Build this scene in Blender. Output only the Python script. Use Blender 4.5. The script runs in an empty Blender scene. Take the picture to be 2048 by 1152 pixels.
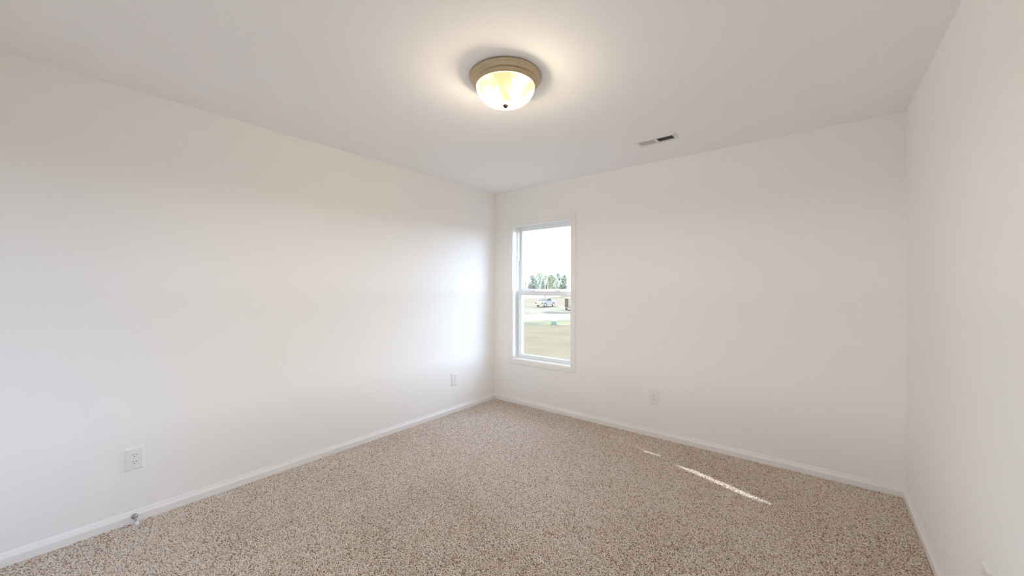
import bpy, bmesh, math, random
import numpy as np
from mathutils import Vector, Matrix

S = bpy.context.scene
COL = S.collection
random.seed(7)
RNG = np.random.default_rng(11)

# ---------------------------------------------------------------- camera
F_PX, YAW, PITCH, ROLL = 760.70, 0.67687, -0.00165, 0.00061
CAM = Vector((3.0089, -3.4204, 1.3290))
H, W, D = 2.44, 3.4433, 3.78            # room height, width, depth (far left corner is the origin)
fwd = Vector((-math.sin(YAW) * math.cos(PITCH), math.cos(YAW) * math.cos(PITCH), math.sin(PITCH)))
rgt = Vector((math.cos(YAW), math.sin(YAW), 0))
upv = rgt.cross(fwd)
r2 = rgt * math.cos(ROLL) + upv * math.sin(ROLL)
u2 = upv * math.cos(ROLL) - rgt * math.sin(ROLL)
cam_d = bpy.data.cameras.new('camera')
cam_d.sensor_width = 36
cam_d.lens = 36 * F_PX / 2048
cam_d.clip_start = 0.02
cam_d.clip_end = 2000
cam = bpy.data.objects.new('camera', cam_d)
COL.objects.link(cam)
m = Matrix((r2, u2, -fwd)).transposed().to_4x4()
m.translation = CAM
cam.matrix_world = m
S.camera = cam

# ---------------------------------------------------------------- render look
S.view_settings.view_transform = 'Standard'
S.view_settings.look = 'None'
S.view_settings.exposure = 0.12
S.view_settings.gamma = 1.0
S.view_settings.use_curve_mapping = False
S.cycles.use_denoising = True
S.cycles.max_bounces = 14
S.cycles.diffuse_bounces = 12
S.cycles.transparent_max_bounces = 16
S.cycles.sample_clamp_indirect = 6.0
S.cycles.caustics_reflective = False
S.cycles.caustics_refractive = False

# ---------------------------------------------------------------- sky: hazy, brightest low on the window side
SKY_SIDE, SKY_BAND = 0.31, 0.41            # overall scales: sky behind the camera, sky beyond the window
SUN_E = 12.0
world = bpy.data.worlds.new('hazy_sky')
S.world = world
world.use_nodes = True
nt = world.node_tree
nt.nodes.clear()
def wn(t, **k):
    n = nt.nodes.new(t)
    for a, b in k.items():
        setattr(n, a, b)
    return n
def wmath(op, a, b=None, c=None, clamp=False):
    n = wn('ShaderNodeMath', operation=op, use_clamp=clamp)
    for i, v in enumerate((a, b, c)):
        if v is None: continue
        if isinstance(v, (int, float)): n.inputs[i].default_value = v
        else: nt.links.new(v, n.inputs[i])
    return n.outputs[0]
tc = wn('ShaderNodeTexCoord')
sep = wn('ShaderNodeSeparateXYZ')
nt.links.new(tc.outputs['Generated'], sep.inputs[0])
front = wn('ShaderNodeMapRange', interpolation_type='SMOOTHSTEP')
front.inputs[1].default_value = -0.30; front.inputs[2].default_value = 0.08
nt.links.new(sep.outputs['Y'], front.inputs[0])
hor = wn('ShaderNodeMapRange')
hor.inputs[1].default_value = -0.02; hor.inputs[2].default_value = 0.0
nt.links.new(sep.outputs['Z'], hor.inputs[0])
glow_h = wmath('POWER', 2.718, wmath('MULTIPLY', wmath('ABSOLUTE', sep.outputs['Z']), -8.0))
rear = wmath('MULTIPLY', wmath('MULTIPLY_ADD', glow_h, 66.0, 3.0), SKY_SIDE)
glow_f = wmath('POWER', 2.718, wmath('MULTIPLY', wmath('ABSOLUTE', sep.outputs['Z']), -4.5))
frontv = wmath('MULTIPLY', wmath('MULTIPLY_ADD', glow_f, 26.0, 21.0), SKY_BAND)
def wmix(f, a, b, ty='FLOAT'):
    n = wn('ShaderNodeMix', data_type=ty)
    i, j, k = (0, 2, 3) if ty == 'FLOAT' else (0, 6, 7)
    nt.links.new(f, n.inputs[i])
    for q, v in ((j, a), (k, b)):
        if isinstance(v, tuple): n.inputs[q].default_value = v
        else: nt.links.new(v, n.inputs[q])
    return n.outputs[0 if ty == 'FLOAT' else 2]
tot = wmath('MULTIPLY', wmix(front.outputs[0], rear, frontv), wmath('MAXIMUM', hor.outputs[0], 0.02))
bg = wn('ShaderNodeBackground')
nt.links.new(wmix(front.outputs[0], (1.0, 0.90, 0.79, 1), (0.77, 0.91, 1.19, 1), 'RGBA'), bg.inputs['Color'])
nt.links.new(tot, bg.inputs['Strength'])
wo = wn('ShaderNodeOutputWorld')
nt.links.new(bg.outputs[0], wo.inputs[0])
world.cycles.sampling_method = 'MANUAL'
world.cycles.sample_map_resolution = 1024

sun_d = bpy.data.lights.new('sun', 'SUN')
sun_d.energy = SUN_E
sun_d.angle = math.radians(0.6)
sun_d.color = (0.93, 0.97, 1.08)
sun = bpy.data.objects.new('sun', sun_d)
COL.objects.link(sun)
SUN_SLOPE, SUN_TAN = 0.34, 0.80
sdir = Vector((1, -SUN_SLOPE, 0)).normalized() + Vector((0, 0, -SUN_TAN))
sun.rotation_euler = sdir.to_track_quat('-Z', 'Y').to_euler()
sun.location = (-6, 4, 8)

# sampling portal in the window opening (emits nothing itself)
pd = bpy.data.lights.new('window_portal', 'AREA')
pd.shape = 'RECTANGLE'; pd.size = 0.76; pd.size_y = 1.53
pd.cycles.is_portal = True
WX2, WY3 = 2.05, -3.22                    # centres of the two unseen windows added for daylight: wall behind the camera, right wall beside it
for px_, py_, ra_, rz_ in ((0.6545, 0.225, -90, 0), (WX2, -D - 0.225, 90, 0), (W + 0.225, WY3, 90, 90)):
    po = bpy.data.objects.new('window_portal', pd)
    po.location = (px_, py_, 1.273)
    po.rotation_euler = (math.radians(ra_), 0, math.radians(rz_))
    COL.objects.link(po)

# ---------------------------------------------------------------- materials
def mat(name, color=(0.8, 0.8, 0.8), rough=0.6, metal=0.0, noise=None, bump=None, spec=0.5, sheen=0.0):
    """noise = (scale, amount, colour2); bump = (scale, strength, distance)"""
    M = bpy.data.materials.new(name)
    M.use_nodes = True
    t = M.node_tree
    b = t.nodes['Principled BSDF']
    b.inputs['Base Color'].default_value = (*color, 1)
    b.inputs['Roughness'].default_value = rough
    b.inputs['Metallic'].default_value = metal
    b.inputs['Specular IOR Level'].default_value = spec
    b.inputs['Sheen Weight'].default_value = sheen
    c = t.nodes.new('ShaderNodeTexCoord')
    if noise:
        n = t.nodes.new('ShaderNodeTexNoise')
        n.inputs['Scale'].default_value = noise[0]
        n.inputs['Detail'].default_value = 5
        t.links.new(c.outputs['Object'], n.inputs['Vector'])
        r = t.nodes.new('ShaderNodeMapRange')
        r.inputs[1].default_value = 0.35; r.inputs[2].default_value = 0.65
        r.inputs[3].default_value = 0; r.inputs[4].default_value = noise[1]
        t.links.new(n.outputs[0], r.inputs[0])
        x = t.nodes.new('ShaderNodeMix'); x.data_type = 'RGBA'
        x.inputs[6].default_value = (*color, 1); x.inputs[7].default_value = (*noise[2], 1)
        t.links.new(r.outputs[0], x.inputs[0])
        t.links.new(x.outputs[2], b.inputs['Base Color'])
    if bump:
        n = t.nodes.new('ShaderNodeTexNoise')
        n.inputs['Scale'].default_value = bump[0]
        n.inputs['Detail'].default_value = 3
        t.links.new(c.outputs['Object'], n.inputs['Vector'])
        u = t.nodes.new('ShaderNodeBump')
        u.inputs['Strength'].default_value = bump[1]
        u.inputs['Distance'].default_value = bump[2]
        t.links.new(n.outputs[0], u.inputs['Height'])
        t.links.new(u.outputs[0], b.inputs['Normal'])
    return M

WALL = mat('wall_paint', (0.885, 0.878, 0.870), 0.95, bump=(260, 0.06, 0.001), noise=(1.3, 0.5, (0.88, 0.872, 0.862)), spec=0.08)
CEIL = mat('ceiling_paint', (0.925, 0.925, 0.935), 0.9, bump=(180, 0.12, 0.001), spec=0.1)
TRIM = mat('white_trim_paint', (0.86, 0.85, 0.84), 0.35, bump=(90, 0.03, 0.0005))
VINYL = mat('white_vinyl', (0.84, 0.86, 0.87), 0.35, bump=(120, 0.02, 0.0005))
GASKET = mat('dark_gasket', (0.10, 0.14, 0.16), 0.6, noise=(60, 0.5, (0.16, 0.2, 0.22)))
PLATE = mat('white_plastic', (0.84, 0.83, 0.83), 0.3, bump=(200, 0.01, 0.0003))
SLOT = mat('dark_slot', (0.03, 0.027, 0.025), 0.6, noise=(200, 0.4, (0.06, 0.05, 0.05)))
SCREW = mat('painted_screw', (0.66, 0.65, 0.64), 0.3, metal=0.4, noise=(300, 0.3, (0.5, 0.5, 0.5)))
BRONZE = mat('brushed_bronze', (0.54, 0.44, 0.29), 0.34, metal=0.8, noise=(40, 0.5, (0.47, 0.375, 0.24)))
LINER = mat('added_dark_liner', (0.010, 0.008, 0.004), 0.9, noise=(14, 0.8, (0.006, 0.004, 0.002)), spec=.0)  # near-black so the lit inside of the pan stays dim
DARKBRONZE = mat('dark_bronze', (0.10, 0.055, 0.04), 0.45, metal=0.5, noise=(60, 0.5, (0.07, 0.04, 0.03)))
NICKEL = mat('satin_nickel', (0.42, 0.41, 0.40), 0.3, metal=0.9, noise=(80, 0.4, (0.36, 0.35, 0.34)))
RUBBER = mat('white_rubber', (0.80, 0.80, 0.82), 0.6, bump=(150, 0.05, 0.0005))
VENTWHITE = mat('white_enamel', (0.78, 0.78, 0.77), 0.4, bump=(100, 0.02, 0.0005))
DUCT_SHADE = mat('duct_shade', (0.02, 0.022, 0.025), 0.8, noise=(30, 0.5, (0.035, 0.035, 0.04)))
BACKING = mat('carpet_backing', (0.52, 0.38, 0.28), 0.95, noise=(120, 0.6, (0.42, 0.30, 0.21)))

def carpet_mat():
    M = bpy.data.materials.new('carpet_yarn'); M.use_nodes = True
    t = M.node_tree; b = t.nodes['Principled BSDF']
    a = t.nodes.new('ShaderNodeAttribute'); a.attribute_name = 'yarn'
    r = t.nodes.new('ShaderNodeValToRGB')
    e = r.color_ramp.elements
    e[0].position = 0.0; e[0].color = (0.22, 0.125, 0.07, 1)
    e[1].position = 1.0; e[1].color = (0.99, 0.94, 0.93, 1)
    for p, c in ((0.22, (0.70, 0.495, 0.345)), (0.45, (0.97, 0.80, 0.655)), (0.75, (0.99, 0.91, 0.82))):
        q = r.color_ramp.elements.new(p); q.color = (*c, 1)
    t.links.new(a.outputs['Fac'], r.inputs[0])
    t.links.new(r.outputs[0], b.inputs['Base Color'])
    b.inputs['Roughness'].default_value = 0.4
    b.inputs['Specular IOR Level'].default_value = 0.55
    b.inputs['Sheen Weight'].default_value = 0.4
    b.inputs['Sheen Roughness'].default_value = 0.3
    # yarn fibres pass some light through
    tl = t.nodes.new('ShaderNodeBsdfTranslucent'); mx = t.nodes.new('ShaderNodeMixShader')
    mx.inputs[0].default_value = 0.12
    t.links.new(r.outputs[0], tl.inputs[0])
    t.links.new(b.outputs[0], mx.inputs[1]); t.links.new(tl.outputs[0], mx.inputs[2])
    t.links.new(mx.outputs[0], t.nodes['Material Output'].inputs[0])
    return M
CARPET = carpet_mat()

def glass_mat():
    M = bpy.data.materials.new('window_glass'); M.use_nodes = True
    t = M.node_tree; t.nodes.clear()
    o = t.nodes.new('ShaderNodeOutputMaterial'); mx = t.nodes.new('ShaderNodeMixShader')
    lw = t.nodes.new('ShaderNodeLayerWeight'); lw.inputs[0].default_value = 0.5      # same reflectance from both faces
    pw = t.nodes.new('ShaderNodeMath'); pw.operation = 'POWER'; pw.inputs[1].default_value = 5
    fr = t.nodes.new('ShaderNodeMath'); fr.operation = 'MULTIPLY_ADD'; fr.inputs[1].default_value = .9; fr.inputs[2].default_value = .035
    t.links.new(lw.outputs['Facing'], pw.inputs[0]); t.links.new(pw.outputs[0], fr.inputs[0])
    tr = t.nodes.new('ShaderNodeBsdfTransparent'); tr.inputs[0].default_value = (0.95, 0.975, 0.97, 1)
    gl = t.nodes.new('ShaderNodeBsdfGlossy'); gl.inputs['Roughness'].default_value = 0.02
    t.links.new(fr.outputs[0], mx.inputs[0]); t.links.new(tr.outputs[0], mx.inputs[1])
    t.links.new(gl.outputs[0], mx.inputs[2]); t.links.new(mx.outputs[0], o.inputs[0])
    return M
GLASS = glass_mat()
def mesh_mat():
    M = bpy.data.materials.new('added_insect_mesh'); M.use_nodes = True
    t = M.node_tree; t.nodes.clear()
    o = t.nodes.new('ShaderNodeOutputMaterial'); mx = t.nodes.new('ShaderNodeMixShader')
    lw = t.nodes.new('ShaderNodeLayerWeight'); lw.inputs[0].default_value = 0.5
    pw = t.nodes.new('ShaderNodeMath'); pw.operation = 'POWER'; pw.inputs[1].default_value = 2.2
    fa = t.nodes.new('ShaderNodeMath'); fa.operation = 'MULTIPLY_ADD'; fa.inputs[1].default_value = 1.5; fa.inputs[2].default_value = .06
    tr = t.nodes.new('ShaderNodeBsdfTransparent'); df = t.nodes.new('ShaderNodeBsdfDiffuse'); df.inputs[0].default_value = (.05, .05, .05, 1)
    t.links.new(lw.outputs['Facing'], pw.inputs[0]); t.links.new(pw.outputs[0], fa.inputs[0])
    t.links.new(fa.outputs[0], mx.inputs[0]); t.links.new(tr.outputs[0], mx.inputs[1]); t.links.new(df.outputs[0], mx.inputs[2])
    t.links.new(mx.outputs[0], o.inputs[0])
    return M
MESH = mesh_mat()

def bowl_mat():
    M = bpy.data.materials.new('lit_alabaster_glass'); M.use_nodes = True
    t = M.node_tree; t.nodes.clear()
    o = t.nodes.new('ShaderNodeOutputMaterial')
    a1 = t.nodes.new('ShaderNodeAddShader'); m1 = t.nodes.new('ShaderNodeMixShader'); m2 = t.nodes.new('ShaderNodeMixShader')
    tl = t.nodes.new('ShaderNodeBsdfTranslucent'); tl.inputs[0].default_value = (1, 0.97, 0.92, 1)
    tr = t.nodes.new('ShaderNodeBsdfTransparent'); tr.inputs[0].default_value = (1, 0.975, 0.94, 1)
    gl = t.nodes.new('ShaderNodeBsdfGlossy'); gl.inputs['Roughness'].default_value = 0.12
    em = t.nodes.new('ShaderNodeEmission')
    c = t.nodes.new('ShaderNodeTexCoord'); n = t.nodes.new('ShaderNodeTexNoise')
    n.inputs['Scale'].default_value = 6.5; n.inputs['Detail'].default_value = 1.5; n.inputs['Distortion'].default_value = 0.8
    t.links.new(c.outputs['Object'], n.inputs['Vector'])
    r = t.nodes.new('ShaderNodeValToRGB')
    r.color_ramp.elements[0].position = 0.38; r.color_ramp.elements[0].color = (0.55, 0.42, 0.20, 1)
    r.color_ramp.elements[1].position = 0.58; r.color_ramp.elements[1].color = (0.95, 0.87, 0.64, 1)
    t.links.new(n.outputs[0], r.inputs[0]); t.links.new(r.outputs[0], em.inputs[0])
    em.inputs[1].default_value = BOWL_GLOW
    m1.inputs[0].default_value = 0.997
    t.links.new(tl.outputs[0], m1.inputs[1]); t.links.new(tr.outputs[0], m1.inputs[2])
    m2.inputs[0].default_value = 0.02
    t.links.new(m1.outputs[0], m2.inputs[1]); t.links.new(gl.outputs[0], m2.inputs[2])
    t.links.new(m2.outputs[0], a1.inputs[0]); t.links.new(em.outputs[0], a1.inputs[1])
    t.links.new(a1.outputs[0], o.inputs[0])
    return M
BOWL_GLOW = 0.80
BULB_E = 14.0
BULB_W = 6.6

def emis(name, color, s):
    M = bpy.data.materials.new(name); M.use_nodes = True
    t = M.node_tree; b = t.nodes['Principled BSDF']
    b.inputs['Base Color'].default_value = (*color, 1)
    b.inputs['Emission Color'].default_value = (*color, 1)
    b.inputs['Emission Strength'].default_value = s
    n = t.nodes.new('ShaderNodeTexNoise'); n.inputs['Scale'].default_value = 20
    r = t.nodes.new('ShaderNodeMapRange'); r.inputs[3].default_value = s * .9; r.inputs[4].default_value = s * 1.1
    t.links.new(n.outputs[0], r.inputs[0]); t.links.new(r.outputs[0], b.inputs['Emission Strength'])
    return M

# ---------------------------------------------------------------- mesh helpers
def link(name, bm, material, parent=None, smooth=False, mods=None):
    me = bpy.data.meshes.new(name)
    bmesh.ops.recalc_face_normals(bm, faces=bm.faces[:])
    bm.to_mesh(me); bm.free()
    if smooth:
        for p in me.polygons: p.use_smooth = True
    o = bpy.data.objects.new(name, me)
    me.materials.append(material)
    COL.objects.link(o)
    if parent: o.parent = parent
    return o

def box(bm, a, b, bevel=0.0, rot=None, about=None):
    a, b = Vector(a), Vector(b)
    r = bmesh.ops.create_cube(bm, size=1.0)
    vs = r['verts']
    c, s = (a + b) / 2, b - a
    for v in vs: v.co = Vector((v.co.x * s.x, v.co.y * s.y, v.co.z * s.z)) + c
    if bevel:
        es = list({e for v in vs for e in v.link_edges})
        g = bmesh.ops.bevel(bm, geom=es, offset=bevel, segments=2, affect='EDGES', profile=0.5)
        vs = list({v for f in g['faces'] for v in f.verts} | {v for v in vs if v.is_valid})
    if rot is not None:
        about = Vector(about if about is not None else c)
        for v in vs: v.co = rot @ (v.co - about) + about
    return vs

def lathe(bm, prof, center=(0, 0, 0), seg=64, axis='Z', ribs=None):
    cx, cy, cz = center
    rings = []
    for r, z in prof:
        if r < 1e-5:
            p = (0, 0, z)
            rings.append([bm.verts.new(p)])
        else:
            rr = []
            for k in range(seg):
                a = 2 * math.pi * k / seg
                q = r * (1 + (ribs[1] * math.cos(ribs[0] * a) if ribs else 0))
                rr.append(bm.verts.new((q * math.cos(a), q * math.sin(a), z)))
            rings.append(rr)
    for A, B in zip(rings, rings[1:]):
        for k in range(seg):
            k2 = (k + 1) % seg
            if len(A) == 1 and len(B) == 1: break
            if len(A) == 1: bm.faces.new((A[0], B[k], B[k2]))
            elif len(B) == 1: bm.faces.new((A[k], B[0], A[k2]))
            else: bm.faces.new((A[k], B[k], B[k2], A[k2]))
    M = {'Z': Matrix.Identity(3), 'X': Matrix.Rotation(math.radians(90), 3, 'Y'), 'Y': Matrix.Rotation(math.radians(-90), 3, 'X')}[axis]
    for R_ in rings:
        for v in R_: v.co = M @ v.co + Vector((cx, cy, cz))

def prism(bm, pts2, place, t0, t1):
    """outline pts2 extruded from t0 to t1; place(u, v, t) -> xyz"""
    A = [bm.verts.new(place(u, v, t0)) for u, v in pts2]
    B = [bm.verts.new(place(u, v, t1)) for u, v in pts2]
    bm.faces.new(A); bm.faces.new(B[::-1])
    n = len(pts2)
    for i in range(n):
        bm.faces.new((A[i], A[(i + 1) % n], B[(i + 1) % n], B[i]))

def empty(name, loc):
    o = bpy.data.objects.new(name, None)
    o.empty_display_size = 0.05
    COL.objects.link(o); o.location = loc
    return o

def tag(o, label=None, cat=None, group=None, kind=None):
    if label: o['label'] = label
    if cat: o['category'] = cat
    if group: o['group'] = group
    if kind: o['kind'] = kind
    return o

def struct(o): return tag(o, kind='structure')

# ---------------------------------------------------------------- room shell
T = 0.18
# window rough opening
OX0, OX1, OZ0, OZ1 = 0.265, 1.045, 0.505, 2.042
b = bmesh.new(); box(b, (-T, -D - T, -0.25), (W + T, T, 0.0)); struct(link('floor', b, BACKING))
b = bmesh.new(); box(b, (-T, -D - T, H), (W + T, T, H + 0.25)); struct(link('ceiling', b, CEIL))
b = bmesh.new(); box(b, (-T, -D, 0), (0, 0, H)); struct(link('wall_left', b, WALL))
def quad(bm, pts): bm.faces.new([bm.verts.new(p) for p in pts])
def pierced_wall(name, u0, u1, va, vb, holes, place):
    """wall slab along u, between faces va and vb, with rectangular openings (ua, ub); place(u, v, z) -> xyz"""
    b = bmesh.new()
    us = [u0] + [x for h in holes for x in h] + [u1]; zs = [0, OZ0, OZ1, H]
    q = lambda pts: quad(b, [place(*p) for p in pts])
    for v in (va, vb):
        for i in range(len(us) - 1):
            for k in range(3):
                if i % 2 == 1 and k == 1: continue
                q([(us[i], v, zs[k]), (us[i + 1], v, zs[k]), (us[i + 1], v, zs[k + 1]), (us[i], v, zs[k + 1])])
    for x0, x1 in holes:
        for z in (OZ0, OZ1): q([(x0, va, z), (x1, va, z), (x1, vb, z), (x0, vb, z)])
        for x in (x0, x1): q([(x, va, OZ0), (x, vb, OZ0), (x, vb, OZ1), (x, va, OZ1)])
    for i in range(len(us) - 1):
        for z in (0, H): q([(us[i], va, z), (us[i + 1], va, z), (us[i + 1], vb, z), (us[i], vb, z)])
    for k in range(3):
        for x in (u0, u1): q([(x, va, zs[k]), (x, vb, zs[k]), (x, vb, zs[k + 1]), (x, va, zs[k + 1])])
    bmesh.ops.remove_doubles(b, verts=b.verts[:], dist=1e-5)
    return struct(link(name, b, WALL))
hw = (OX1 - OX0) / 2
pierced_wall('wall_back', -T, W + T, 0.0, T, [(OX0, OX1)], lambda u, v, z: (u, v, z))
pierced_wall('wall_front', -T, W + T, -D, -D - T, [(WX2 - hw, WX2 + hw)], lambda u, v, z: (u, v, z))
pierced_wall('wall_right', -D, 0.0, W, W + T, [(WY3 - hw, WY3 + hw)], lambda u, v, z: (v, u, z))

# baseboards: colonial profile (distance from wall, height), mitred ends
BP = [(0, 0), (.014, 0), (.014, .0425), (.0125, .0440), (.0125, .0455), (.0110, .0485), (.0075, .0535), (.0060, .0560), (.0060, .0585), (.0050, .0615), (.0030, .0670), (.0015, .0700), (0, .0700)]
def baseboard(name, A, B, n):
    """A->B along the wall foot, n = inward normal; both ends mitred"""
    A, B, n = Vector(A), Vector(B), Vector(n)
    d = (B - A).normalized()
    bm = bmesh.new()
    P = [bm.verts.new(A + n * u + d * u + Vector((0, 0, v))) for u, v in BP]
    Q = [bm.verts.new(B + n * u - d * u + Vector((0, 0, v))) for u, v in BP]
    k = len(BP)
    for i in range(k): bm.faces.new((P[i], P[(i + 1) % k], Q[(i + 1) % k], Q[i]))
    bm.faces.new(P); bm.faces.new(Q[::-1])
    struct(link(name, bm, TRIM))
baseboard('baseboard_left', (0, -D, 0), (0, 0, 0), (1, 0, 0))
baseboard('baseboard_back', (0, 0, 0), (W, 0, 0), (0, -1, 0))
baseboard('baseboard_right', (W, 0, 0), (W, -D, 0), (-1, 0, 0))
baseboard('baseboard_front', (W, -D, 0), (0, -D, 0), (0, 1, 0))

# ---------------------------------------------------------------- carpet: every yarn end is modelled
def smooth_noise(x, y, freq, seed):
    r = np.random.default_rng(seed)
    g = r.random((64, 64))
    X, Y = x * freq, y * freq
    i, j = np.floor(X).astype(int), np.floor(Y).astype(int)
    u, v = X - i, Y - j
    u = u * u * (3 - 2 * u); v = v * v * (3 - 2 * v)
    G = lambda a, c: g[a % 64, c % 64]
    return (G(i, j) * (1 - u) + G(i + 1, j) * u) * (1 - v) + (G(i, j + 1) * (1 - u) + G(i + 1, j + 1) * u) * v

def build_carpet():
    sp = 0.0053
    e = 0.016
    gx = np.arange(e, W - e, sp); gy = np.arange(-D + e, -e, sp)
    X, Y = np.meshgrid(gx, gy)
    X = X.ravel(); Y = Y.ravel()
    n = X.size
    X = np.clip(X + RNG.normal(0, sp * .32, n), e - .001, W - e + .001)
    Y = np.clip(Y + RNG.normal(0, sp * .32, n), -D + e, -e + .001)
    hgt = RNG.normal(.0058, .0012, n).clip(.0032, .0095)
    ang = RNG.uniform(0, 2 * np.pi, n)
    patch = smooth_noise(X + 5, Y + 9, 1.6, 3) * 2 * np.pi * 1.5
    lean = RNG.uniform(.001, .0065, n)
    lx = lean * np.cos(ang) + .0016 * np.cos(patch)
    ly = lean * np.sin(ang) + .0016 * np.sin(patch)
    rad = RNG.normal(.0037, .00035, n).clip(.0028, .0047)
    val = (.22 + RNG.random(n) * .55 + RNG.random(n) * .25 + smooth_noise(X + 5, Y + 9, 9, 5) * .08)
    val = np.where(RNG.random(n) < .21, val * .24, val)
    tw = RNG.uniform(0, 2 * np.pi, n)
    k = 3
    # rings: base, belly, shoulder, tip
    levels = [(0.0, .85, 0.0), (.55, 1.10, .4), (.86, .88, .85)]
    verts = np.empty((n, 3 * k + 1, 3), np.float32)
    for li, (hz, rr, s) in enumerate(levels):
        for q in range(k):
            a = tw + q * 2 * np.pi / k + li * .5
            verts[:, li * k + q, 0] = X + lx * s + rad * rr * np.cos(a)
            verts[:, li * k + q, 1] = Y + ly * s + rad * rr * np.sin(a)
            verts[:, li * k + q, 2] = hgt * hz - (.001 if li == 0 else 0)
    verts[:, 3 * k, 0] = X + lx; verts[:, 3 * k, 1] = Y + ly; verts[:, 3 * k, 2] = hgt
    f4, f3 = [], []
    for li in range(2):
        for q in range(k):
            a, c = li * k + q, li * k + (q + 1) % k
            f4.append((a, c, c + k, a + k))
    for q in range(k): f3.append((2 * k + q, 2 * k + (q + 1) % k, 3 * k))
    per = [i for f in f4 for i in f] + [i for f in f3 for i in f]
    nv = 3 * k + 1
    loops = (np.array(per, np.int32)[None, :] + (np.arange(n, dtype=np.int32) * nv)[:, None]).ravel()
    sizes = np.tile(np.array([4] * len(f4) + [3] * len(f3), np.int32), n)
    starts = np.concatenate(([0], np.cumsum(sizes)[:-1])).astype(np.int32)
    me = bpy.data.meshes.new('carpet')
    me.vertices.add(n * nv); me.vertices.foreach_set('co', verts.ravel())
    me.loops.add(loops.size); me.loops.foreach_set('vertex_index', loops)
    me.polygons.add(sizes.size); me.polygons.foreach_set('loop_start', starts)
    me.polygons.foreach_set('use_smooth', np.ones(sizes.size, bool))
    me.update(calc_edges=True)
    at = me.attributes.new('yarn', 'FLOAT', 'POINT')
    at.data.foreach_set('value', np.repeat(val.astype(np.float32), nv))
    me.materials.append(CARPET)
    o = bpy.data.objects.new('carpet', me)
    COL.objects.link(o)
    tag(o, 'speckled beige and brown frieze carpet covering the whole bedroom floor', 'carpet', kind='stuff')
build_carpet()

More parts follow.
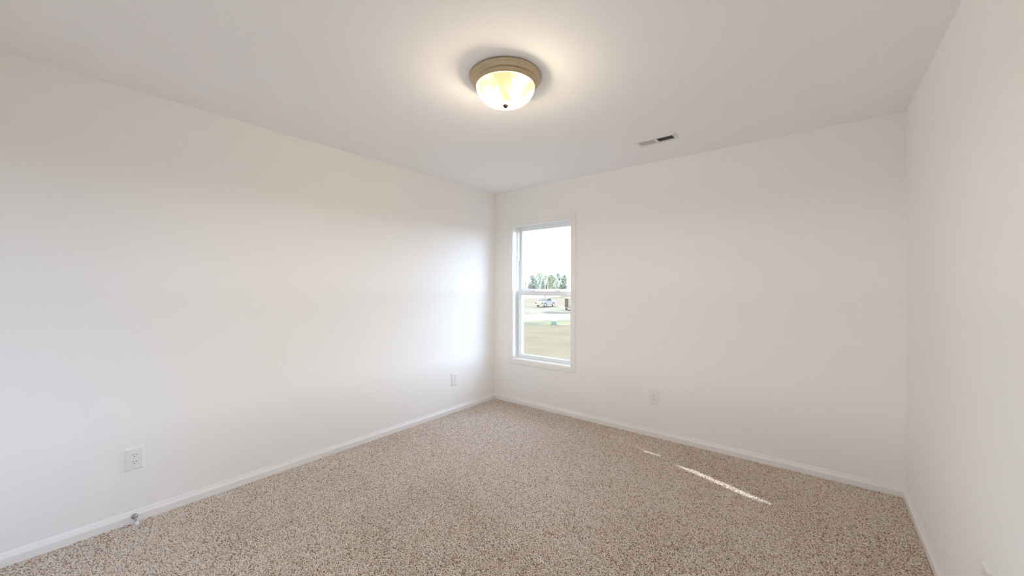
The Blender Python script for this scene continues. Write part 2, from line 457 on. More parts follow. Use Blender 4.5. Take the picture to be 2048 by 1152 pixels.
# ---------------------------------------------------------------- window
JX0, JX1, JZ0, JZ1 = 0.279, 1.030, 0.519, 2.028
def build_window():
    root = struct(empty('window_1', (0.6545, 0.0, 0.45)))
    o = Vector(root.location)
    def L(name, bm, m, parent=root, smooth=False):
        for v in bm.verts: v.co -= o
        return link(name, bm, m, parent, smooth)
    # casing: picture-framed flat stock with an eased inner bead
    cw = .055
    prof = [(-.0, 0), (-.0, .009), (.004, .013), (.012, .011), (.016, .014), (.048, .014), (cw, .011), (cw, 0)]   # (outwards from opening, proud of wall)
    r_ = .006
    x0, x1, z0, z1 = JX0 - r_ + .0, JX1 + r_ - .0, JZ0 - r_, JZ1 + r_
    for nm, A, B, nrm, d in (('casing_left', (x0, z0), (x0, z1), (-1, 0), (0, 1)), ('casing_top', (x0, z1), (x1, z1), (0, 1), (1, 0)),
                             ('casing_right', (x1, z1), (x1, z0), (1, 0), (0, -1)), ('casing_bottom', (x1, z0), (x0, z0), (0, -1), (-1, 0))):
        bm = bmesh.new()
        P = [bm.verts.new((A[0] + nrm[0] * u - d[0] * u, -v, A[1] + nrm[1] * u - d[1] * u)) for u, v in prof]
        Q = [bm.verts.new((B[0] + nrm[0] * u + d[0] * u, -v, B[1] + nrm[1] * u + d[1] * u)) for u, v in prof]
        k = len(prof)
        for i in range(k): bm.faces.new((P[i], P[(i + 1) % k], Q[(i + 1) % k], Q[i]))
        bm.faces.new(P); bm.faces.new(Q[::-1])
        L('casing', bm, TRIM)
    def ring(bm, ix0, ix1, iz0, iz1, w, y0, y1, wb=None, wt=None, bev=.0015):
        wb = w if wb is None else wb; wt = w if wt is None else wt
        box(bm, (ix0, y0, iz0), (ix0 + w, y1, iz1), bev)
        box(bm, (ix1 - w, y0, iz0), (ix1, y1, iz1), bev)
        box(bm, (ix0 + w - .001, y0, iz0), (ix1 - w + .001, y1, iz0 + wb), bev)
        box(bm, (ix0 + w - .001, y0, iz1 - wt), (ix1 - w + .001, y1, iz1), bev)
    bm = bmesh.new(); ring(bm, JX0 - .012, JX1 + .012, JZ0 - .012, JZ1 + .012, .012, -.001, .062, bev=.0008)
    L('jamb', bm, TRIM)
    # vinyl main frame with sash tracks
    bm = bmesh.new()
    fx0, fx1, fz0, fz1 = JX0 - .012, JX1 + .012, JZ0 - .012, JZ1 + .012
    ring(bm, fx0, fx1, fz0, fz1, .016, .060, .180)
    ring(bm, fx0 + .012, fx1 - .012, fz0 + .012, fz1 - .012, .010, .060, .066)      # inner stop
    ring(bm, fx0 + .012, fx1 - .012, fz0 + .012, fz1 - .012, .014, .103, .108)      # parting stop
    ring(bm, fx0 + .012, fx1 - .012, fz0 + .012, fz1 - .012, .014, .146, .172)      # blind stop
    L('frame', bm, VINYL)
    bm = bmesh.new()
    ring(bm, fx0 - .03, fx1 + .03, fz0 - .03, fz1 + .03, .046, .180, .196)
    L('exterior_trim', bm, VINYL)
    # lower sash (inner track)
    sx0, sx1 = .284, 1.025
    zl0, zl1 = .519, 1.288
    bm = bmesh.new(); ring(bm, sx0, sx1, zl0, zl1, .036, .070, .101, wb=.042, wt=.044, bev=.002)
    ls = L('lower_sash', bm, VINYL)
    def glassbits(par, gx0, gx1, gz0, gz1, yg):
        bm = bmesh.new(); ring(bm, gx0 - .002, gx1 + .002, gz0 - .002, gz1 + .002, .005, yg - .010, yg - .004, bev=0)
        L('glazing_bead', bm, VINYL, par)
        bm = bmesh.new(); box(bm, (gx0 - .004, yg - .002, gz0 - .004), (gx1 + .004, yg + .002, gz1 + .004))
        L('glass_pane', bm, GLASS, par)
        bm = bmesh.new(); ring(bm, gx0, gx1, gz0, gz1, .0035, yg - .0045, yg + .0045, bev=0)
        L('gasket', bm, GASKET, par)
    glassbits(ls, sx0 + .036, sx1 - .036, zl0 + .042, zl1 - .044, .088)
    for lx in (.50, .83):
        bm = bmesh.new()
        box(bm, (lx - .035, .073, zl1 - .001), (lx + .035, .099, zl1 + .006), .002)
        lathe(bm, [(0, 0), (.013, 0), (.012, .008), (.006, .011), (0, .011)], (lx, .086, zl1 + .005), 16)
        box(bm, (lx - .004, .060, zl1 + .006), (lx + .026, .084, zl1 + .012), .002, Matrix.Rotation(.35, 3, 'Z'))
        L('sash_lock', bm, VINYL, ls)
    # lift rail on the lower sash
    bm = bmesh.new(); box(bm, (sx0 + .05, .064, zl0 + .034), (sx1 - .05, .071, zl0 + .040), .001)
    L('lift_rail', bm, VINYL, ls)
    # upper sash (outer track)
    zu0, zu1 = 1.262, 2.026
    bm = bmesh.new(); ring(bm, sx0, sx1, zu0, zu1, .040, .110, .141, wb=.046, wt=.042, bev=.002)
    us = L('upper_sash', bm, VINYL)
    glassbits(us, sx0 + .040, sx1 - .040, zu0 + .046, zu1 - .042, .127)
    # half insect screen added outside the lower sash to weaken the sun streak: fine mesh, nearly clear head-on, dense at a slant
    bm = bmesh.new(); ring(bm, fx0 + .014, fx1 - .014, fz0 + .014, 1.30, .012, .1725, .1785, bev=0)
    sf = L('added_screen_frame', bm, VINYL)
    bm = bmesh.new(); quad(bm, [(fx0 + .024, .1755, fz0 + .024), (fx1 - .024, .1755, fz0 + .024), (fx1 - .024, .1755, 1.29), (fx0 + .024, .1755, 1.29)])
    L('added_screen_mesh', bm, MESH, sf)
    # balance covers in the side tracks above the lower sash
    for xx in (sx0, sx1 - .012):
        bm = bmesh.new(); box(bm, (xx, .072, zl1 + .35), (xx + .012, .100, zu1 - .02), .001)
        L('track_cover', bm, VINYL)
    return root
win = build_window()
def copy_tree(o, parent=None):
    c = o.copy(); COL.objects.link(c)
    if parent: c.parent = parent
    for ch in [x for x in o.children]: copy_tree(ch, c)
    return c
for nm, loc, rz in (('added_window_2', (WX2, -D, win.location.z), math.pi), ('added_window_3', (W, WY3, win.location.z), -math.pi / 2)):  # out-of-view windows added to bring more daylight into the room
    c = copy_tree(win); c.name = nm
    c.location = loc; c.rotation_euler = (0, 0, rz)

# ---------------------------------------------------------------- ceiling light
def build_light():
    root = empty('ceiling_light', (1.72, -1.872, H))
    tag(root, 'round flush mount ceiling light, bronze pan with glowing cream glass bowl', 'ceiling light')
    bm = bmesh.new()
    lathe(bm, [(0, -.001), (.183, -.001), (.188, -.003), (.1885, -.008), (.187, -.012), (.184, -.016), (.180, -.019), (.179, -.024), (.177, -.030), (.173, -.035),
               (.169, -.037), (.167, -.037), (.1665, -.041), (.165, -.046), (.161, -.051), (.156, -.054), (.151, -.055), (.149, -.052), (.149, -.040), (.10, -.02), (0, -.02)], seg=96)
    link('pan', bm, BRONZE, root, True)
    bm = bmesh.new()
    lathe(bm, [(0, -.0215), (.10, -.0215), (.1475, -.0415), (.1480, -.0500), (.1470, -.0500), (.1465, -.0420), (.10, -.0225), (0, -.0225)], seg=64)
    link('dark_liner', bm, LINER, root, True)  # dark disc added to keep the bowl from burning out
    bm = bmesh.new()
    outer = [(.1545, -.046), (.1545, -.056), (.152, -.070), (.146, -.085), (.137, -.099), (.124, -.113), (.107, -.125), (.086, -.135), (.062, -.1425), (.036, -.147), (.012, -.149)]
    inner = [(max(r - .003, .009), z + .003) for r, z in outer[::-1]]
    lathe(bm, outer + inner, seg=144, ribs=(36, .0035))
    link('glass_bowl', bm, bowl_mat(), root, True)
    bm = bmesh.new()
    lathe(bm, [(0, -.146), (.014, -.146), (.0145, -.150), (.012, -.152), (.0115, -.155), (.0085, -.159), (.004, -.162), (0, -.1625)], seg=24)
    link('finial', bm, DARKBRONZE, root, True)
    bulb_m = emis('lit_bulb', (1.0, 0.86, 0.62), BULB_E)
    for sx in (-1, 1):
        bm = bmesh.new()
        lathe(bm, [(0, 0), (.011, .003), (.016, .012), (.016, .022), (.012, .030), (.012, .040), (0, .040)], (sx * .062, 0, 0), 20, 'Z')
        for v in bm.verts: v.co.z -= .071
        bo = link('bulb', bm, bulb_m, root, True)
        bm = bmesh.new()
        lathe(bm, [(0, 0), (.016, 0), (.016, .020), (0, .020)], (sx * .062, 0, -.0395), 20)
        link('bulb_socket', bm, DARKBRONZE, root, True)
        ld = bpy.data.lights.new('bulb_light', 'POINT')
        ld.energy = BULB_W; ld.color = (1.0, 0.88, 0.68); ld.shadow_soft_size = .034
        lo = bpy.data.objects.new('bulb_light', ld); COL.objects.link(lo)
        lo.parent = root; lo.location = (sx * .062, 0.0, -.090)
build_light()

# ---------------------------------------------------------------- ceiling register
def build_vent():
    root = empty('ceiling_vent', (2.062, -.506, H))
    tag(root, 'small white rectangular air register on the ceiling near the back wall', 'air vent')
    hx, hy = .149, .068
    bx = ((-.124, -.008), (.008, .124)); by = .038
    bm = bmesh.new()
    # face plate with bevelled rim and two banks cut out
    outer = [(-hx, -hy), (hx, -hy), (hx, hy), (-hx, hy)]
    zt, zb = -.0005, -.0075
    def strip(x0, y0, x1, y1): box(bm, (x0, y0, zb), (x1, y1, zt))
    i = .006
    strip(-hx + i, by, hx - i, hy - i); strip(-hx + i, -hy + i, hx - i, -by)
    strip(-hx + i, -by, bx[0][0], by); strip(bx[0][1], -by, bx[1][0], by); strip(bx[1][1], -by, hx - i, by)
    # sloped rim
    A = [bm.verts.new((x, y, zt)) for x, y in outer]
    s = lambda x, y: (x - i * (1 if x > 0 else -1), y - i * (1 if y > 0 else -1), zb)
    B = [bm.verts.new(s(x, y)) for x, y in outer]
    for k in range(4): bm.faces.new((A[k], A[(k + 1) % 4], B[(k + 1) % 4], B[k]))
    link('face_plate', bm, VENTWHITE, root)
    bm = bmesh.new(); box(bm, (-.128, -.042, -.0012), (.128, .042, -.0004))  # flat dark sheet in place of the shade inside a duct
    link('duct_shade_sheet', bm, DUCT_SHADE, root)
    for (x0, x1), tilt, wd_, n in ((bx[0], -52, .0040, 11), (bx[1], 49, .0043, 9)):
        for k in range(n):
            x = x0 + (x1 - x0) * (k + .5) / n
            bm = bmesh.new()
            box(bm, (x - wd_, -by, -.0044), (x + wd_, by, -.0037), 0, Matrix.Rotation(math.radians(tilt), 3, 'Y'))
            link('louver', bm, VENTWHITE, root)
    for sx in (-1, 1):
        bm = bmesh.new(); lathe(bm, [(0, -.0090), (.003, -.0085), (.004, -.0070), (0, -.0070)], (sx * .136, 0, 0), 12)
        link('screw', bm, SCREW, root, True)
    return root
build_vent()

# ---------------------------------------------------------------- outlets (local: x across the plate, y out of the wall, z up)
def rot_for(n):                 # turn local +y onto the wall's inward normal
    return math.atan2(-n[0], n[1])
def build_plate(name, label, cat, loc, n, duplex=True, group=None):
    root = empty(name, loc)
    root.rotation_euler = (0, 0, rot_for(n))
    tag(root, label, cat, group)
    w, h = .040, .0635
    bm = bmesh.new()
    lv = [(w, h, .0), (w, h, .0015), (w - .0045, h - .0045, .0058), (w - .009, h - .009, .0068)]
    rings = [[bm.verts.new((sx * a, y, sz * c)) for sx, sz in ((-1, -1), (1, -1), (1, 1), (-1, 1))] for a, c, y in lv]
    for A, B in zip(rings, rings[1:]):
        for k in range(4): bm.faces.new((A[k], A[(k + 1) % 4], B[(k + 1) % 4], B[k]))
    bm.faces.new(rings[-1]); bm.faces.new(rings[0][::-1])
    link('cover_plate', bm, PLATE, root)
    if duplex:
        for zc in (.0195, -.0195):
            bm = bmesh.new()
            pts = []
            for k in range(40):
                a = 2 * math.pi * k / 40
                pts.append((.0172 * math.cos(a), max(-.0142, min(.0142, .0172 * math.sin(a)))))
            prism(bm, [(x, z + zc) for x, z in pts], lambda u, v, t: (u, t, v), .0060, .0088)
            rc = link('receptacle', bm, PLATE, root)
            for x, hh in ((-.0064, .0040), (.0064, .0033)):
                bm = bmesh.new(); box(bm, (x - .0013, .0080, zc + .004 - hh), (x + .0013, .0091, zc + .004 + hh))
                link('slot', bm, SLOT, rc)
            bm = bmesh.new()
            prism(bm, [(.0026 * math.cos(a), zc - .0075 + max(-.0018, .0028 * math.sin(a))) for a in [2 * math.pi * k / 16 for k in range(16)]], lambda u, v, t: (u, t, v), .0080, .0091)
            link('ground_hole', bm, SLOT, rc)
        bm = bmesh.new(); lathe(bm, [(0, .0085), (.0022, .0080), (.0028, .0066), (0, .0064)], (0, 0, 0), 12)
        bmesh.ops.rotate(bm, verts=bm.verts[:], cent=(0, 0, 0), matrix=Matrix.Rotation(math.radians(-90), 3, 'X'))
        link('screw', bm, SCREW, root, True)
    else:
        bm = bmesh.new(); lathe(bm, [(0, .014), (.0028, .0138), (.0034, .013), (.0038, .0072), (.0055, .0070), (0, .0065)], (0, 0, 0), 16)
        bmesh.ops.rotate(bm, verts=bm.verts[:], cent=(0, 0, 0), matrix=Matrix.Rotation(math.radians(-90), 3, 'X'))
        link('cable_jack', bm, PLATE, root, True)
        for zc in (.044, -.044):
            bm = bmesh.new(); lathe(bm, [(0, .0082), (.0022, .0078), (.0028, .0066), (0, .0064)], (0, 0, 0), 12)
            bmesh.ops.rotate(bm, verts=bm.verts[:], cent=(0, 0, 0), matrix=Matrix.Rotation(math.radians(-90), 3, 'X'))
            for v in bm.verts: v.co.z += zc
            link('screw', bm, PLATE, root, True)
    return root
build_plate('wall_outlet', 'white duplex wall outlet above the door stop on the left wall', 'outlet', (0, -3.083, .362), (1, 0, 0))
build_plate('wall_outlet', 'white duplex wall outlet on the back wall, right of the window', 'outlet', (1.878, 0, .356), (0, -1, 0))
build_plate('wall_outlet', 'white wall plate low on the right wall, cut by the bottom right frame edge', 'outlet', (W, -1.480, .352), (-1, 0, 0))
build_plate('cable_plate', 'small white blank-looking wall plate on left wall near the far corner', 'wall plate', (0, -.657, .351), (1, 0, 0), duplex=False)

# ---------------------------------------------------------------- door stop
def build_stop():
    root = empty('door_stop', (.0135, -3.084, .0405)); root.rotation_euler = (0, math.radians(4), 0)
    tag(root, 'short metal door stop with white rubber tip on the left baseboard', 'door stop')
    bm = bmesh.new(); lathe(bm, [(0, 0), (.0135, 0), (.0145, .002), (.0135, .006), (.009, .010), (.0055, .016), (0, .016)], seg=28, axis='X')
    link('base_flange', bm, NICKEL, root, True)
    bm = bmesh.new(); lathe(bm, [(0, .012), (.0050, .012), (.0042, .020), (.0040, .072), (.0052, .078), (.0052, .082), (0, .082)], seg=20, axis='X')
    link('post', bm, NICKEL, root, True)
    bm = bmesh.new(); lathe(bm, [(0, .078), (.0085, .078), (.0098, .082), (.0098, .094), (.0080, .100), (.004, .102), (0, .102)], seg=24, axis='X')
    link('rubber_tip', bm, RUBBER, root, True)
build_stop()

# ================================================================ OUTSIDE (seen through the window; the room is upstairs)
G = -3.0
def at(px, depth, z=0.0, row=None):
    """ground point seen at photo column px, at a given depth from where the photo was taken"""
    d = fwd + r2 * ((px - 1024) / F_PX)
    return Vector((CAM.x + d.x * depth, CAM.y + d.y * depth, G + z))
def dep(row): return (CAM.z - G) * F_PX / (row - 574.7)

GR = mat('dry_lawn', (0.109, 0.093, 0.060), 0.95, noise=(.35, 1.0, (0.127, 0.105, 0.071)), bump=(3, .4, .05), spec=0)
GREEN = mat('green_verge', (0.111, 0.113, 0.071), 0.95, noise=(.6, 1.0, (0.138, 0.129, 0.085)), bump=(4, .4, .05), spec=0)
DIRT = mat('tan_dirt', (0.134, 0.114, 0.084), 0.95, noise=(.15, 1.0, (0.152, 0.130, 0.095)), bump=(2, .3, .05), spec=0)
CONC = mat('pale_concrete', (0.183, 0.171, 0.143), 0.9, noise=(.3, 1.0, (0.164, 0.153, 0.130)), spec=0)
GRAVEL = mat('pale_gravel', (0.162, 0.152, 0.123), 0.95, noise=(.5, 1.0, (0.136, 0.124, 0.096)), bump=(6, .4, .05), spec=0)
SOIL_SHADE = mat('soil_and_ditch_shade', (0.085, 0.082, 0.067), 0.9, noise=(.8, 1.0, (0.102, 0.095, 0.074)), bump=(3, .5, .05), spec=0)  # bare soil colour, also the painted shade of the ditch

bm = bmesh.new(); box(bm, (-420, -300, G - .5), (260, 520, G)); struct(link('lawn', bm, GR))
def patch(name, pts, m, z):
    """pts: (photo column, photo row) corners laid down on the ground plane"""
    bm = bmesh.new()
    P = [at(px, dep(r)) for px, r in pts]
    bm.faces.new([bm.verts.new((p.x, p.y, G + z * .1)) for p in P])
    return struct(link(name, bm, m))
patch('green_verge', [(600, 657), (1060, 650), (1110, 650), (1150, 650), (1500, 650), (1500, 636), (1040, 640), (600, 644)], GREEN, .02)
patch('street', [(600, 652), (1040, 644), (1090, 640.5), (1150, 639), (1500, 636), (1500, 626), (1150, 627.5), (1060, 628.5), (600, 631)], CONC, .05)
patch('dirt_lot', [(600, 630), (1035, 628), (1150, 627), (1500, 625), (1500, 596), (600, 597)], DIRT, .03)
patch('gravel_drive', [(1035, 622), (1060, 626.5), (1085, 628.3), (1100, 627.5), (1094, 623), (1150, 624), (1300, 624), (1300, 613), (1108, 613), (1090, 617), (1060, 617.5), (1035, 617)], GRAVEL, .06)
patch('grass_wedge', [(1000, 624), (1038, 624.5), (1062, 627), (1075, 628.4), (1038, 629.5), (1000, 630)], GREEN, .07)
patch('soil_strip', [(1082, 624.5), (1094, 622.5), (1118, 624), (1150, 624.5), (1150, 627.5), (1096, 627.4)], SOIL_SHADE, .08)
patch('far_road', [(500, 597.5), (1040, 597.3), (1085, 596), (1122, 593.5), (1122, 589), (500, 588)], CONC, .10)
patch('swale_shade', [(1048, 645.5), (1070, 645.5), (1094, 647.5), (1070, 650), (1048, 649.5)], SOIL_SHADE, .06)  # flat dark patch painting the shadow in a shallow ditch

# buff kerb strip beside the utility box
patch('kerb_strip', [(1104, 652), (1140, 648.6), (1160, 647.2), (1160, 646.3), (1138, 647.7), (1104, 650.8)], CONC, .07)

# --- pickup truck
PAINT = mat('silver_white_paint', (0.216, 0.206, 0.193), 0.7, spec=.02, noise=(2, .4, (0.199, 0.190, 0.179)))
TINT = mat('dark_tinted_glass', (0.030, 0.033, 0.033), 0.5, spec=.02, noise=(4, .5, (0.037, 0.040, 0.040)))
SHIELD = mat('windshield_glass', (0.128, 0.138, 0.138), 0.5, spec=.02, noise=(3, .5, (0.144, 0.150, 0.150)))
TYRE = mat('black_tyre', (0.045, 0.045, 0.045), 0.85, noise=(9, .5, (0.06, 0.06, 0.06)))
CHROME = mat('chrome_wheel', (0.35, 0.35, 0.36), 0.3, metal=0.7, noise=(9, .4, (0.3, 0.3, 0.3)))
def build_truck(loc, heading):
    root = empty('pickup_truck', loc); root.rotation_euler = (0, 0, heading)       # local +x = nose
    tag(root, 'silver crew cab pickup truck parked on the pale gravel drive', 'truck')
    def side_prism(name, pts, y0, y1, m, inset=0, par=root):
        bm = bmesh.new(); prism(bm, pts, lambda u, v, t: (u, t, v), y0, y1)
        if inset:
            for v in bm.verts:
                if v.co.z > 1.15: v.co.y *= (1 - inset * min(1, (v.co.z - 1.15) / .7))
        bmesh.ops.recalc_face_normals(bm, faces=bm.faces[:])
        o = link(name, bm, m, par)
        md = o.modifiers.new('b', 'BEVEL'); md.width = .04; md.segments = 2; md.limit_method = 'ANGLE'
        return o
    def arch(cx, r=.48, n=8):
        return [(cx + r * math.cos(a), .42 + r * math.sin(a)) for a in [math.pi * k / n for k in range(n + 1)]]
    low_ = [(2.85, .45), (2.9, .75), (2.85, 1.05), (2.6, 1.16), (1.35, 1.22), (-2.8, 1.2), (-2.85, .55)]
    body = low_[:6] + [(-2.85, 1.0), (-2.85, .55)]
    under = [(-2.35, .45)] + arch(-1.75)[::-1] + [(-1.2, .42)] + [(1.2, .42)] + arch(1.85)[::-1] + [(2.4, .45)]
    side_prism('body', body + under, -.98, .98, PAINT)
    cab = [(1.35, 1.2), (.65, 1.86), (.4, 1.92), (-.85, 1.92), (-1.05, 1.86), (-1.2, 1.2)]
    c = side_prism('cab', cab, -.93, .93, PAINT, .2)
    for s in (-1, 1):
        for a in ([(1.0, 1.28), (.52, 1.76), (-.02, 1.80), (-.02, 1.28)], [(-.14, 1.28), (-.14, 1.80), (-.85, 1.78), (-.98, 1.28)]):
            bm = bmesh.new(); prism(bm, a, lambda u, v, t: (u, s * (t - .2 * .93 * (v - 1.15) / .7), v), .90, .945)
            link('side_window', bm, TINT, c)
        bm = bmesh.new(); box(bm, (.95, s * .98, 1.22), (1.1, s * 1.18, 1.42), .03)
        link('side_mirror', bm, PAINT, root)
    bm = bmesh.new()
    prism(bm, [(-.78, 0), (.78, 0), (.66, 1), (-.66, 1)], lambda u, v, t: (1.30 + t - .58 * v, u, 1.27 + .55 * v), -.02, .03)
    link('windshield', bm, SHIELD, c)
    bm = bmesh.new(); box(bm, (2.86, -.62, .72), (2.93, .62, 1.02), .02); link('grille', bm, CHROME, root)
    bm = bmesh.new(); box(bm, (2.80, -.99, .42), (3.0, .99, .66), .04); link('front_bumper', bm, CHROME, root)
    for s in (-1, 1):
        bm = bmesh.new(); box(bm, (2.84, s * .64, .76), (2.92, s * .94, 1.0), .03); link('headlight', bm, SHIELD, root)
        for x in (1.85, -1.75):
            bm = bmesh.new()
            lathe(bm, [(0, -.13), (.34, -.13), (.40, -.10), (.40, .10), (.34, .13), (0, .13)], (x, s * .84, .40), 28, 'Y')
            w_ = link('wheel', bm, TYRE, root, False)
            bm = bmesh.new(); lathe(bm, [(0, -.15), (.22, -.14), (.25, -.11), (.25, .11), (.22, .14), (0, .15)], (x, s * .84, .40), 20, 'Y')
            link('hubcap', bm, CHROME, w_)
    bm = bmesh.new(); box(bm, (-2.98, -.95, .5), (-2.82, .95, .68), .03); link('rear_bumper', bm, CHROME, root)
tp = at(1091.5, dep(613.5)); tp.z = G + .06
vd = Vector((tp.x - CAM.x, tp.y - CAM.y)).normalized()
toc = math.atan2(-vd.y, -vd.x)
build_truck(tp, toc - math.radians(30))

# --- white enclosed trailer with an open brown end
TRWHITE = mat('trailer_white', (0.300, 0.300, 0.315), 0.6, spec=.02, noise=(2, .4, (0.285, 0.285, 0.294)))
TRBROWN = mat('brown_plywood', (0.099, 0.075, 0.062), 0.8, spec=.02, noise=(5, 1.0, (0.132, 0.095, 0.073)))
TRDARK = mat('dark_steel', (0.09, 0.09, 0.095), 0.6, noise=(5, .5, (0.12, 0.12, 0.12)))
def build_trailer(loc, heading):
    root = empty('cargo_trailer', loc); root.rotation_euler = (0, 0, heading)      # local -x = end facing the house
    tag(root, 'white enclosed cargo trailer with brown doorway at the right window edge', 'trailer')
    bm = bmesh.new(); box(bm, (0, -1.0, .45), (3.6, 1.0, 2.35), .06); link('body', bm, TRWHITE, root)
    bm = bmesh.new(); box(bm, (-.03, .28, .62), (.02, .86, 2.15), .01); dr = link('door', bm, TRBROWN, root)
    for z in (.95, 1.3, 1.65, 1.95):
        bm = bmesh.new(); box(bm, (-.05, .30, z), (-.025, .84, z + .05)); link('shelf_bar', bm, TRDARK, dr)
    bm = bmesh.new()
    for s in (-1, 1): prism(bm, [(0, s * .8), (0, s * .68), (-1.3, 0), (-1.4, 0)], lambda u, v, t: (u, v, t), .42, .52)
    box(bm, (-1.55, -.05, .42), (-1.25, .05, .52)); link('tongue', bm, TRDARK, root)
    bm = bmesh.new(); lathe(bm, [(0, 0), (.12, 0), (.12, .03), (.04, .05), (.04, .9), (0, .9)], (-1.25, .0, 0), 14); link('jack', bm, TRDARK, root)
    for s in (-1, 1):
        for x in (1.4, 2.3):
            bm = bmesh.new(); lathe(bm, [(0, -.11), (.30, -.11), (.35, -.08), (.35, .08), (.30, .11), (0, .11)], (x, s * .88, .35), 24, 'Y')
            link('wheel', bm, TYRE, root)
rp = at(1139.5, dep(621.5)); rp.z = G + .06
vd2 = Vector((rp.x - CAM.x, rp.y - CAM.y)).normalized()
build_trailer(rp, math.atan2(vd2.y, vd2.x) - math.radians(8))

# --- green utility box
TEAL = mat('teal_green_enamel', (0.10, 0.19, 0.18), 0.5, noise=(6, .6, (0.12, 0.22, 0.2)))
bx_ = at(1108, dep(650)); bx_.z = G + .02
ub = empty('utility_box', bx_); ub.rotation_euler = (0, 0, math.radians(30))
tag(ub, 'small teal green utility box with white lid at the lawn edge', 'utility box')
bm = bmesh.new(); box(bm, (-.32, -.28, 0), (.32, .28, .40), .03); link('cabinet', bm, TEAL, ub)
bm = bmesh.new(); prism(bm, [(-.30, .40), (.30, .40), (.26, .50), (-.24, .54)], lambda u, v, t: (t, u, v), -.34, .34); link('lid', bm, TRWHITE, ub)
bm = bmesh.new(); box(bm, (-.42, -.38, -.02), (.42, .38, .04), .01); link('pad', bm, CONC, ub)

# --- utility pole
POLE = mat('weathered_pole', (0.306, 0.302, 0.288), 0.8, noise=(3, .6, (0.270, 0.266, 0.252)))
pp = at(1090, 150); pp.z = G
pl = empty('utility_pole', pp)
tag(pl, 'pale utility pole standing in front of the distant trees', 'pole')
bm = bmesh.new(); lathe(bm, [(0, 0), (.20, 0), (.15, 7.1), (0, 7.15)], seg=14); link('shaft', bm, POLE, pl, True)
bm = bmesh.new(); box(bm, (-.5, -.08, 5.9), (.15, .08, 6.35), .04); link('transformer', bm, POLE, pl)

# --- distant trees
LEAF = [mat('hazy_pine_foliage', (0.361, 0.417, 0.363), 0.9, noise=(.5, 1.0, (0.437, 0.493, 0.427)), spec=.1),
        mat('hazy_foliage', (0.455, 0.503, 0.427), 0.9, noise=(.5, 1.0, (0.531, 0.569, 0.481)), spec=.1),
        mat('hazy_bare_twigs', (0.561, 0.511, 0.478), 0.9, noise=(.5, 1.0, (0.627, 0.561, 0.528)), spec=.1)]  # all three colours lightened to carry the haze of distance
for M_ in LEAF:                         # thin leaves let the bright sky behind them through
    t_ = M_.node_tree; b_ = t_.nodes['Principled BSDF']
    tl_ = t_.nodes.new('ShaderNodeBsdfTranslucent'); mx_ = t_.nodes.new('ShaderNodeMixShader'); mx_.inputs[0].default_value = .4
    t_.links.new(b_.inputs['Base Color'].links[0].from_socket, tl_.inputs[0])
    t_.links.new(b_.outputs[0], mx_.inputs[1]); t_.links.new(tl_.outputs[0], mx_.inputs[2])
    t_.links.new(mx_.outputs[0], t_.nodes['Material Output'].inputs[0])
BARK = mat('bark', (0.12, 0.10, 0.085), 0.9, noise=(2, .7, (0.09, 0.075, 0.06)), bump=(8, .5, .05))
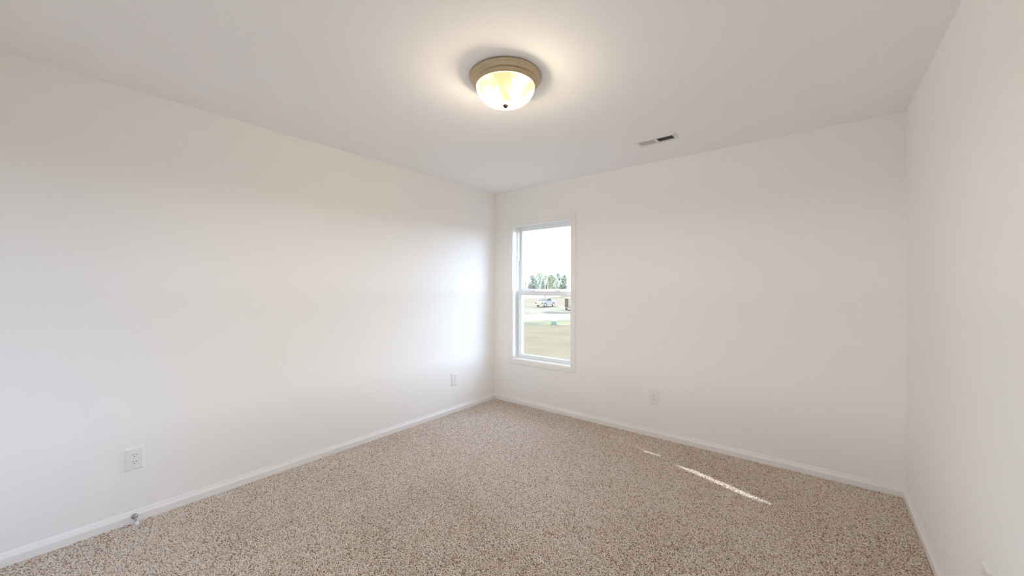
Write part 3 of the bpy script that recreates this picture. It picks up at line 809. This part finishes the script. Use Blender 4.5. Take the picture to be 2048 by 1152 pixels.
def tree(name, label, px, depth, top_row, width_px, kind, seed):
    rnd = random.Random(seed)
    p = at(px, depth); h = CAM.z - G + (574.7 - top_row) / F_PX * depth
    wd = width_px / F_PX * depth / 2
    root = empty(name, p); tag(root, label, 'tree', 'trees beyond the lot')
    bm = bmesh.new(); lathe(bm, [(0, -.2), (.32, -.2), (.22, h * .4), (.08, h * .85), (0, h * .86)], seg=10)
    if kind == 2:
        for k in range(14):
            a = rnd.uniform(0, 6.28); z0 = h * rnd.uniform(.25, .7); l = wd * rnd.uniform(.5, 1)
            e = Vector((math.cos(a) * l, math.sin(a) * l, z0 + l * rnd.uniform(.7, 1.3))); e.z = min(e.z, h)
            s = Vector((0, 0, z0)); sd = Vector((-math.sin(a), math.cos(a), 0))
            A = [bm.verts.new(s + sd * .09), bm.verts.new(s - sd * .09), bm.verts.new(s + Vector((0, 0, .2)))]
            t_ = bm.verts.new(e)
            for i in range(3): bm.faces.new((A[i], A[(i + 1) % 3], t_))
    link('trunk', bm, BARK, root)
    bm = bmesh.new()
    blobs = []
    for k in range(7 if kind != 2 else 6):
        z = h * (.25 + .62 * k / 6)
        rr = wd * (1.0 - .75 * max(0, (k / 6 - .35)) / .65) if kind == 0 else wd * (.8 - .35 * abs(k / 6 - .5))
        for q in range(3): blobs.append((rnd.uniform(-.45, .45) * rr, rnd.uniform(-.45, .45) * rr, z + rnd.uniform(-.6, .6), rr * rnd.uniform(.55, .85)))
    n = 4200 if kind != 2 else 2200
    for _ in range(n):
        x, y, z, r = rnd.choice(blobs)
        v = Vector((rnd.gauss(0, 1), rnd.gauss(0, 1), rnd.gauss(0, .8))).normalized() * r * rnd.uniform(.5, 1.05)
        c = Vector((x, y, z)) + v
        if c.z > h: c.z = h - rnd.random()
        s = rnd.uniform(.25, .6) if kind != 2 else rnd.uniform(.15, .5)
        a, b_ = Vector((rnd.gauss(0, 1), rnd.gauss(0, 1), rnd.gauss(0, 1))).normalized() * s, Vector((rnd.gauss(0, 1), rnd.gauss(0, 1), rnd.gauss(0, 1))).normalized() * s * (1 if kind != 2 else .2)
        quad(bm, [c - a, c - b_, c + a, c + b_])
    link('foliage' if kind != 2 else 'twigs', bm, LEAF[kind], root)
TREES = [
    (1036, 232, 557, 22, 2, 'bare brown tree at the far left of the distant treeline'),
    (1051, 224, 553, 16, 2, 'thin bare tree left of the rounded evergreen in the window'),
    (1064, 236, 547, 30, 0, 'rounded evergreen at the left of the treeline in the window'),
    (1078, 264, 542, 34, 1, 'tallest tree of the distant line, left of the utility pole'),
    (1092, 250, 549, 30, 0, 'dark evergreen directly behind the utility pole'),
    (1104, 224, 548, 30, 1, 'bushy green tree right of the utility pole'),
    (1116, 256, 544, 30, 0, 'evergreen above the right half of the window sash rail'),
    (1128, 238, 549, 26, 0, 'evergreen beside the pale pinkish tree at right'),
    (1139, 222, 553, 24, 2, 'pale pinkish bare tree at the right edge of the window'),
    (1156, 238, 551, 26, 2, 'bare tree just beyond the right edge of the glass'),
    (1012, 242, 550, 28, 0, 'evergreen hidden left of the window opening'),
]
for k, px in enumerate([860, 885, 912, 940, 965, 990, 1180, 1206, 1234, 1262, 1290, 1320]):
    TREES.append((px, 232 + 20 * (k % 2), 548 + 3 * (k % 3), 28, (0, 1, 2)[k % 3], 'distant tree beyond the sides of the window opening'))
for i, (px, dp, tr_, wp, kd, lb) in enumerate(TREES):
    tree('bare_tree' if kd == 2 else 'evergreen_tree', lb, px, dp, tr_, wp, kd, 100 + i)
